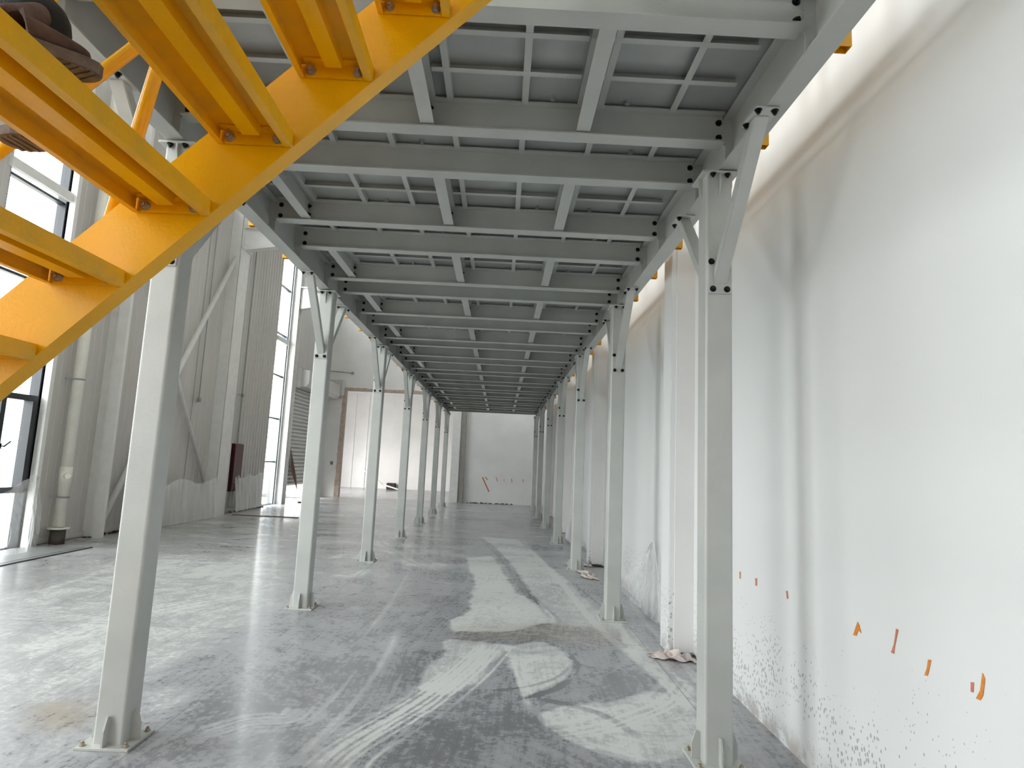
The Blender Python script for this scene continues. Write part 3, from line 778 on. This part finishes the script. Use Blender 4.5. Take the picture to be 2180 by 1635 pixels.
ell('hair', hd+Vector((0, -.012, .025)), (.082, .094, .098), HAIR, pers)
ell('nose', hd+Vector((0, .10, -.012)), (.012, .018, .022), SKIN, pers)
for s in (-1, 1):
    ell('ear', hd+Vector((s*.08, .0, -.01)), (.012, .02, .03), SKIN, pers)
    ell('eye', hd+Vector((s*.028, .090, .012)), (.011, .008, .007), HAIR, pers)
tj = [(j[0], j[1]*1.12, (j[2] if len(j) > 2 else j[1])*1.12) for j in (js[0], js[11], js[12], js[18], js[19], js[20], js[22], js[23], js[24])]
jk = skin_body('jacket', tj, [(0,1),(1,2),(2,3),(3,4),(4,5),(2,6),(6,7),(7,8)], SHIRT, pers); jk.location = pofs
def hand(base, d):
    base = Vector(base); d = Vector(d).normalized(); sd = d.cross(Vector((0, 0, 1))).normalized()
    hj = [(base, .024, .016), (base+d*.05, .034, .014)]; he = [(0, 1)]
    for i, (o_, L) in enumerate(((-.03, .062), (-.010, .072), (.010, .068), (.028, .052))):
        a = base+d*.07+sd*o_; k = len(hj)
        hj += [(a, .009), (a+d*L*.5+Vector((0, 0, -.008)), .008), (a+d*L*.85+Vector((0, 0, -.03)), .007)]
        he += [(1, k), (k, k+1), (k+1, k+2)]
    k = len(hj); hj += [(base+d*.025-sd*.035, .010), (base+d*.055-sd*.055+Vector((0, 0, -.012)), .009)]; he += [(0, k), (k, k+1)]
    h = skin_body('hand', hj, he, SKIN, pers, 1); h.location = pofs
hand(js[21][0], (0, 1, -.1)); hand(js[25][0], (0, 1, -.1))
def boot(heel, toe, z, ankle, name='boot', tilt=0.0):
    heel = Vector((*heel, z)); toe = Vector((*toe, z)); d = (toe-heel); L = d.length; d.normalize(); s = Vector((-d.y, d.x, 0))
    prof = [(0, .030), (.06, .036), (.3, .034), (.5, .040), (.72, .050), (.88, .045), (.97, .028), (1.0, .008)]
    out = [heel+d*(u*L)+s*w for u, w in prof]+[heel+d*(u*L)-s*w for u, w in prof[::-1]]
    dz = lambda p: tilt*((p-heel).dot(d))
    out = [p+Vector((0, 0, dz(p))) for p in out]
    b = MB(); b.prism(out, (0, 0, .026)); 
    for k in range(11):                       # tread lugs
        u = .06+.085*k; w = np.interp(u, [p[0] for p in prof], [p[1] for p in prof])*.86
        p = heel+d*(u*L); p += Vector((0, 0, dz(p)))
        b.bar(p-s*w+d*.004*(k % 2), p+s*w-d*.004*(k % 2), .010, .008)
    so = b.build('boot_sole', SOLE, pers, bevel=0); so.location = pofs
    jn = [(heel+d*.035+Vector((0, 0, .05)), .036, .034), (heel+d*.10+Vector((0, 0, .052+tilt*.1)), .036, .030), (heel+d*(L*.68)+Vector((0, 0, .044+tilt*L*.68)), .044, .022),
          (heel+d*(L*.90)+Vector((0, 0, .040+tilt*L*.9)), .036, .018), (Vector(ankle), .028, .028), (Vector(ankle)+(heel+Vector((0,0,.05))-Vector(ankle))*-.05, .028)]
    bo = skin_body(name, jn, [(0, 1), (1, 2), (2, 3), (0, 4), (4, 5)], BOOT, pers); bo.location = pofs
boot((-1.085, 1.150), (-.990, 1.375), 2.305, RA, tilt=.20)
boot((-1.13, 1.555), (-1.375, 1.60), 2.300, LA)

# ================================================================== LEFT SIDE BUILDING PARTS
# downpipe
r = empty('downpipe', (-6.78, 9.93, 0), 'white plastic downpipe with clamps on an iron stub, beside the left window', 'pipe')
MB().tube((0, 0, .26), (0, 0, 9.7), .082, 28).tube((0, 0, .90), (0, 0, 1.18), .089, 28).build('pipe', PIPE, r)
MB().tube((0, 0, .225), (0, 0, .25), .150, 28).build('flange', PIPE, r)
MB().tube((0, 0, 0), (0, 0, .225), .105, 24).build('iron_stub', RUST, r)
MB().tube((.06, -.06, 1.04), (.115, -.115, 1.04), .042, 18).build('inspection_cap', PIPE, r)
for z in (.71, 2.56, 5.0):
    MB().tube((0, 0, z-.012), (0, 0, z+.012), .090, 24).bar((0, .085, z), (-.12, .26, z+.01), .02, .025).bar((0, -.085, z), (-.12, -.14, z), .02, .02).build('pipe_clamp', GALV, r)
# light studs and H columns
o = MB().box(-6.80, -6.62, 10.74, 10.82, 0, HH).box(XL, -6.80, 10.77, 10.79, 0, HH).build('wall_stud', WHT)
tag(o, 'narrow white flat wall post right of the downpipe', 'post')
o = MB().box(XL, -6.70, 14.98, 15.02, 0, HH).box(XL, -6.70, 15.60, 15.64, 0, HH).box(-6.74, -6.70, 15.0, 15.62, 0, HH).build('building_column', WHT)
h = MB()
h.prism([(-6.70, 15.2, 6.60), (-5.8, 15.2, 6.75), (-5.8, 15.2, 7.15), (-6.70, 15.2, 7.15)], (0, .22, 0))
h.box(-6.74, -5.7, 15.1, 15.5, 7.15, 7.18).box(-6.72, -6.66, 15.02, 15.60, 6.60, 6.64).build('haunch', WHT, o)
tag(o, 'wide white steel building column with a haunch, middle of the left wall', 'column', 'building columns of the left wall')
o = MB().box(XL, -6.74, 19.72, 19.75, 0, HH).box(XL, -6.74, 20.05, 20.08, 0, HH).box(-6.85, -6.83, 19.75, 20.05, 0, HH).build('building_column', WHT)
MB().prism([(-6.74, 19.80, 6.25), (-5.7, 19.80, 6.45), (-5.7, 19.80, 6.95), (-6.74, 19.80, 6.95)], (0, .22, 0)).box(-6.76, -5.6, 19.72, 20.08, 6.95, 6.98).build('haunch', WHT, o)
tag(o, 'bright white steel H column with haunch between tall window and roller shutter', 'column', 'building columns of the left wall')
o = MB().tube((-6.80, 11.0, .25), (-6.80, 15.2, 6.6), .055, 14).build('diagonal_brace', WHT)
tag(o, 'long white diagonal brace rising to the haunch of the left wall column', 'brace', 'crossed wall braces')
o = MB().tube((-6.86, 10.9, 5.8), (-6.86, 15.0, .45), .040, 14).build('diagonal_brace', WHT)
tag(o, 'thin white diagonal brace sloping down towards the red cabinet', 'brace', 'crossed wall braces')
# red cabinet
r = empty('hydrant_cabinet', (-6.90, 16.10, .55), 'dark red recessed fire hydrant cabinet low on the ribbed left wall', 'cabinet')
MB().box(.0, .20, -.27, .27, 0, 1.20).build('cabinet_body', RED, r, bevel=.008)
MB().box(.20, .215, -.25, .25, .03, 1.17).build('cabinet_door', RED, r)
MB().box(.215, .235, -.20, .18, .22, .245).build('door_bar', GALV, r)
# conduits
for nm, yy, z0, z1, lab in (('a', 14.12, 2.72, HH-.1, 'thin grey conduit ending in a small box left of the wide column'),
                            ('b', 16.42, 1.2, HH-.1, 'thin grey conduit running down to the red cabinet')):
    r = empty('conduit', (-6.895, yy, z0), lab, 'conduit')
    MB().tube((0, 0, 0), (0, 0, z1-z0), .013, 8).build('conduit_pipe', GALV, r)
    if nm == 'a': MB().box(-.015, .04, -.045, .045, -.10, 0).build('junction_box', GALV, r)
    else:
        MB().box(-.015, .04, -.04, .04, 1.78, 1.87).build('junction_box', GALV, r)
        MB().tube((0, 0, 1.83), (0, -.45, 1.83), .010, 8).build('conduit_branch', GALV, r)
o = MB().box(XL+.02, XL+.06, 16.42, 16.50, 1.28, 1.38).build('socket_box', GALV); tag(o, 'small grey socket box beside the red cabinet', 'socket')
# roller shutter
r = empty('roller_shutter', (-6.92, 22.08, .52), 'light grey roller shutter door raised a little above the floor', 'shutter')
b = MB(); n = 26; hs = 3.25/n
for k in range(n):
    z = k*hs
    b.prism([(0, -1.84, z), (.055, -1.84, z+hs*.3), (.055, -1.84, z+hs*.7), (0, -1.84, z+hs), (-.02, -1.84, z+hs), (-.02, -1.84, z)], (0, 3.66, 0))
b.build('slat_curtain', SHUT, r)
MB().box(-.03, .05, -1.89, -1.82, -.52, 3.25).build('guide_rail', WHT, r); MB().box(-.03, .05, 1.82, 1.89, -.52, 3.25).build('guide_rail', WHT, r)
b = MB(); b.prism([(0, -1.88, 3.24), (.46, -1.88, 3.24), (.56, -1.88, 3.36), (.56, -1.88, 3.78), (0, -1.88, 3.88)], (0, 3.90, 0)); b.build('shutter_housing', SHUT, r)
MB().box(0, .30, -1.92, -1.88, 3.2, 3.85).build('housing_end', WHT, r)
b = MB(); b.box(-6.90, -6.30, 24.2, 24.58, 3.95, 4.55).box(-6.90, -6.35, 24.25, 24.55, 3.86, 3.95)
o = b.build('motor_box', SHUT, bevel=.01); tag(o, 'light grey shutter motor box in the far left corner of the hall', 'box')
o = MB().tube((-6.92, YE-.05, 4.93), (-6.05, YE-.05, 4.88), .016, 8).build('wall_bracket', GALV); ell('round_end', (-6.03, YE-.05, 4.88), (.06, .03, .06), GALV, o)
tag(o, 'thin grey arm with a round end on the end wall above the motor box', 'bracket')
o = MB().box(-6.64, -6.54, YE-.03, YE, 1.24, 1.37).build('wall_socket', GALV); tag(o, 'small grey socket on the end wall left of the big opening', 'socket')
o = MB().prism([(-6.84, 20.42, 1.75), (-6.78, 20.45, 1.05), (-6.74, 21.15, .35), (-6.76, 20.95, .85)], (.012, 0, 0)).build('brown_board', BRN)
tag(o, 'torn brown board leaning against the shutter beside the white column', 'board')

# ---- debris, covers, loose pipe
o = MB().box(-6.9, -6.10, 7.2, 9.66, .0, .008).build('trench_cover', GALV)
MB().box(-6.10, -6.07, 6.5, 9.70, .0, .012).build('dark_edge', DKFR, o); MB().box(-6.20, -6.19, 6.5, 9.70, .008, .010).build('edge_line', DKFR, o)
tag(o, 'flat grey trench cover plate in the floor below the left window', 'cover')
def rubble(name, c, r, n, M, lab, cat, seed=1):
    rd = random.Random(seed); bm = bmesh.new()
    for i in range(n):
        p = Vector((c[0]+rd.uniform(-1, 1)*r[0], c[1]+rd.uniform(-1, 1)*r[1], 0)); s = rd.uniform(.3, 1)*r[2]
        g = bmesh.ops.create_icosphere(bm, subdivisions=1, radius=1)
        for v in g['verts']: v.co = Vector((v.co.x*s*1.6*rd.uniform(.7, 1.3)+p.x, v.co.y*s*1.6*rd.uniform(.7, 1.3)+p.y, max(0, v.co.z*s*rd.uniform(.5, 1)+s*.3)))
    me = bpy.data.meshes.new(name); bm.to_mesh(me); bm.free(); me.materials.append(M)
    o = bpy.data.objects.new(name, me); C.objects.link(o); o['kind'] = 'stuff'
    return tag(o, lab, cat)
rubble('swept_dirt', (1.58, 5.30), (.13, .08, .02), 30, DEBR, 'dark swept dirt at the foot of the nearest wall pilaster', 'dirt', 2)
rubble('swept_dirt', (1.50, 9.98), (.18, .10, .03), 26, DEBR, 'dark swept dirt at the foot of the second wall pilaster', 'dirt', 3)
rubble('swept_dirt', (-.35, 24.5), (.9, .10, .035), 40, DEBR, 'low heap of grey dirt along the foot of the end wall', 'dirt', 4)
rubble('floor_debris', (-6.35, 20.7), (.22, .2, .05), 14, DEBR, 'small dark scraps on the floor under the roller shutter', 'debris', 5)
rubble('swept_dirt', (-6.85, 17.4), (.06, 1.2, .03), 50, DEBR, 'dark dirt along the foot of the ribbed left wall', 'dirt', 6)
rubble('swept_dirt', (-6.85, 12.4), (.07, 1.8, .03), 60, DEBR, 'dark dirt behind the film left of the wide column', 'dirt', 7)
o = MB().tube((-7.2, 32.8, 1.0), (-5.9, 32.2, .25), .035, 10).tube((-5.9, 32.2, .25), (-4.9, 31.6, .04), .035, 10).build('loose_pipe', PIPE)
tag(o, 'white loose pipe lying on the floor of the room behind the opening', 'pipe')
o = MB().box(-5.9, -5.45, 33.0, 33.4, 0, .32).build('dark_crate', DEBR, bevel=.02); tag(o, 'dark crate against the wall of the room behind the opening', 'crate')
o = MB().box(-6.5, -4.9, 15.62, 15.68, .0, .015).build('floor_strip', BRN); tag(o, 'thin brown strip lying on the floor before the red cabinet', 'strip')

# ---- tape marks
def tape(pts, M, lab, x=XR-.003):
    o = MB().prism([(x, y, z) for y, z in pts], (.0022, 0, 0)).build('tape_strip', M); tag(o, lab, 'tape', 'orange tape bits on the right wall')
def yz(px, py, X=XR):            # position on the right wall seen at a photo pixel of the 2180 x 1635 frame
    v = (R_*((px-1090)/F) + U_*(-(py-817.5)/F) + fwd); t = X/v.x; return (v.y*t, 1.5+v.z*t)
tape([yz(*q) for q in ((1608.5,1231),(1612,1231),(1612,1247),(1609,1247))], ORG2, 'tiny faded orange tape mark on the right wall, farthest from the camera but one')
tape([yz(*q) for q in ((1575,1217),(1577,1217),(1577,1232),(1575,1232))], ORG2, 'faintest tiny orange tape mark, right beside the nearest right post')
tape([yz(*q) for q in ((1674,1258),(1677,1258),(1679,1274),(1676,1275))], ORG2, 'small slanted faded tape mark, third from the post on the right wall')
tape([yz(*q) for q in ((1826.5,1324),(1830,1330),(1834,1348),(1828,1341),(1824,1354),(1817,1352))], ORG, 'orange tape bit shaped like an upside down V')
tape([yz(*q) for q in ((1909,1338),(1913,1341),(1906,1375),(1904,1392),(1898,1389),(1904,1372))], ORG2, 'long thin reddish orange tape strip with a forked foot')
tape([yz(*q) for q in ((1977,1404),(1983,1405),(1978,1430),(1975,1439),(1969,1437),(1974,1425))], ORG, 'short ochre tape strip between the reddish strip and the largest strip')
tape([yz(*q) for q in ((2068,1452),(2074,1453),(2073,1474),(2068,1473))], ORG2, 'short square orange tape piece left of the largest strip')
tape([yz(*q) for q in ((2093,1433),(2098,1445),(2094,1480),(2088,1491),(2079,1487),(2088,1470))], ORG, 'largest bright orange tape strip with a wide foot, lowest on the wall')
def xz(px, py, Y):
    v = (R_*((px-1090)/F) + U_*(-(py-817.5)/F) + fwd); t = Y/v.y; return (v.x*t, 1.5+v.z*t)
MK = [((1027,1016),(1041,1047),6),((1033,1015),(1038,1022),4),((1056,1016),(1059,1025),3),((1073,1020),(1073,1025),2),((1089,1019),(1090,1028),3),((1113,1020),(1114,1027),3)]
for i, (a, c, w) in enumerate(MK):
    (xa, za), (xc, zc) = xz(*a, YE), xz(*c, YE)
    o = MB().bar((xa, YE-.003, za), (xc, YE-.003, zc), .002+w*.008, .003, upv=(0, 1, 0)).build('paint_mark', ORG2)
    tag(o, ('long slanting orange paint mark, leftmost on the end wall', 'short orange paint tick touching the long slanting mark', 'orange paint tick second right of the slanting mark',
            'faintest tiny paint tick at the middle of the end wall row', 'orange vertical tick second from the right on the end wall', 'rightmost orange tick on the end wall')[i], 'paint mark', 'orange marks on the end wall')

# ---- plastic films
def sheet(name, f, nu, nv, M, lab, grp='clear plastic film sheets', th=.0):
    bm = bmesh.new(); V = [[bm.verts.new(f(u/nu, v/nv)) for u in range(nu+1)] for v in range(nv+1)]
    for v in range(nv):
        for u in range(nu):
            q = bm.faces.new((V[v][u], V[v][u+1], V[v+1][u+1], V[v+1][u])); q.smooth = True
    me = bpy.data.meshes.new(name); bm.to_mesh(me); bm.free(); me.materials.append(M)
    o = bpy.data.objects.new(name, me); C.objects.link(o); return tag(o, lab, 'plastic film', grp)
def wob(a, b_, k): return math.sin(a*k+b_*3)*.5+math.sin(a*k*2.3+b_*5+1)*.3+math.sin(a*k*4.1-b_*4)*.2
def f1(u, v):     # by window 1, a hanging bulging sheet
    y = 8.0+1.55*u; top = .95-.25*(1-u)**2+.1*math.sin(u*9); z = top*(1-v)+.01
    bulge = .32*math.sin(min(1, v*1.1)*PI*.6)*math.sin(u*PI*.9+.3)
    return (XL+.06+max(0, bulge)+.05*(1+wob(u*9, v, 2.0)), y, z)
sheet('plastic_film', f1, 60, 26, FILM, 'clear plastic film hanging in folds below the left window')
def f2(u, v):
    y = 11.3+3.6*u; z = (.85+.06*math.sin(u*14)-.25*max(0, .3-u))*(1-v)+.01
    return (-6.66+.035*wob(u*14, v*.4, 1.5)+.08*v, y, z)
sheet('plastic_film', f2, 110, 16, MILK, 'milky plastic film along the wall foot left of the red cabinet')
def f3(u, v):
    y = 16.0+2.55*u; z = (.85+.05*math.sin(u*22)+.12*u)*(1-v)+.05
    return (-6.70+.04*wob(u*14, v*.4, 1.7)+.10*v*(1-u), y, z)
sheet('plastic_film', f3, 110, 16, MILK, 'crumpled milky plastic film below the ribs right of the red cabinet')
def f4(u, v):     # right wall, triangular sheet pulled to one point
    ytop = 6.55+.15*u; yb = 6.0+2.15*u
    y = ytop*(1-v)+yb*v; z = (.80-.08*u)*(1-v)+.012
    return (XR-.03-.02*(1+wob(u*12, v*.5, 1.6))-.06*v*u, y, z)
sheet('plastic_film', f4, 50, 24, FILM, 'thin clear film pulled to a point on the right wall behind the second post')
def f5(u, v):
    y = 12.6+1.2*u; z = (.62-.2*abs(u-.5))*(1-v)+.01
    return (XR-.05-.04*(1+wob(u*14, v, 1.6))-.10*v, y, z)
sheet('plastic_film', f5, 40, 16, MILK, 'bunched white film low on the right wall beside the fourth post')
CRM = mat('dusty_white_film', (.85, .80, .78), .6, mottle=.1, bump=.3)
def heap(name, c, rx, ry, h, lab, seed):
    rd = random.Random(seed); ph = [rd.uniform(0, 6) for _ in range(6)]
    def f(u, v):
        x = (u-.5)*2; y = (v-.5)*2; r = 1-min(1, abs(x)**2.4)*1.0; e = max(0, 1-abs(y)**2)
        z = h*r*e*(.45+.35*math.sin(x*9+ph[0]+y*2)+.25*math.sin(y*5+x*14+ph[1])+.2*math.sin(x*23+ph[2]))
        return (c[0]+x*rx+.02*math.sin(y*6+ph[3]), c[1]+y*ry+.03*math.sin(x*7+ph[4])-.05*x, max(.003, z+.012))
    return sheet(name, f, 60, 24, CRM, lab)
heap('plastic_film', (1.47, 5.26), .17, .06, .07, 'crumpled dusty white film bunched at the foot of the nearest pilaster', 1)
heap('plastic_film', (1.30, 10.0), .20, .10, .07, 'crumpled dusty film trailing from the second pilaster', 2)
heap('plastic_film', (1.32, 9.1), .10, .35, .03, 'flat strip of dusty film on the floor before the second pilaster', 4)

# ---- outside: a tree
r = empty('tree', (-15.0, 14.6, -.12), 'pale green tree outside the left window', 'tree')
MB().tube((0, 0, 0), (0, 0, 2.4), .12, 10, .07).build('trunk', BRN, r)
bm = bmesh.new(); rd = random.Random(9)
for i in range(900):
    p = Vector((rd.gauss(0, .55), rd.gauss(0, .9), 2.6+rd.gauss(0, .6))); s = .10
    a = Vector((rd.uniform(-1, 1), rd.uniform(-1, 1), rd.uniform(-1, 1))).normalized(); c_ = a.cross(Vector((.3, .5, .8))).normalized()
    vs = [bm.verts.new(p+q) for q in (a*s, c_*s*.5, -a*s, -c_*s*.5)]; bm.faces.new(vs)
me = bpy.data.meshes.new('foliage'); bm.to_mesh(me); bm.free(); me.materials.append(LEAF)
o = bpy.data.objects.new('foliage', me); C.objects.link(o); o.parent = r

# back wall behind the camera
mk('wall_front', [(XL-.22, XR+.1, YB-.2, YB, -.1, HH)], PLAST)
for s_ in SRC: bpy.data.objects.remove(s_)
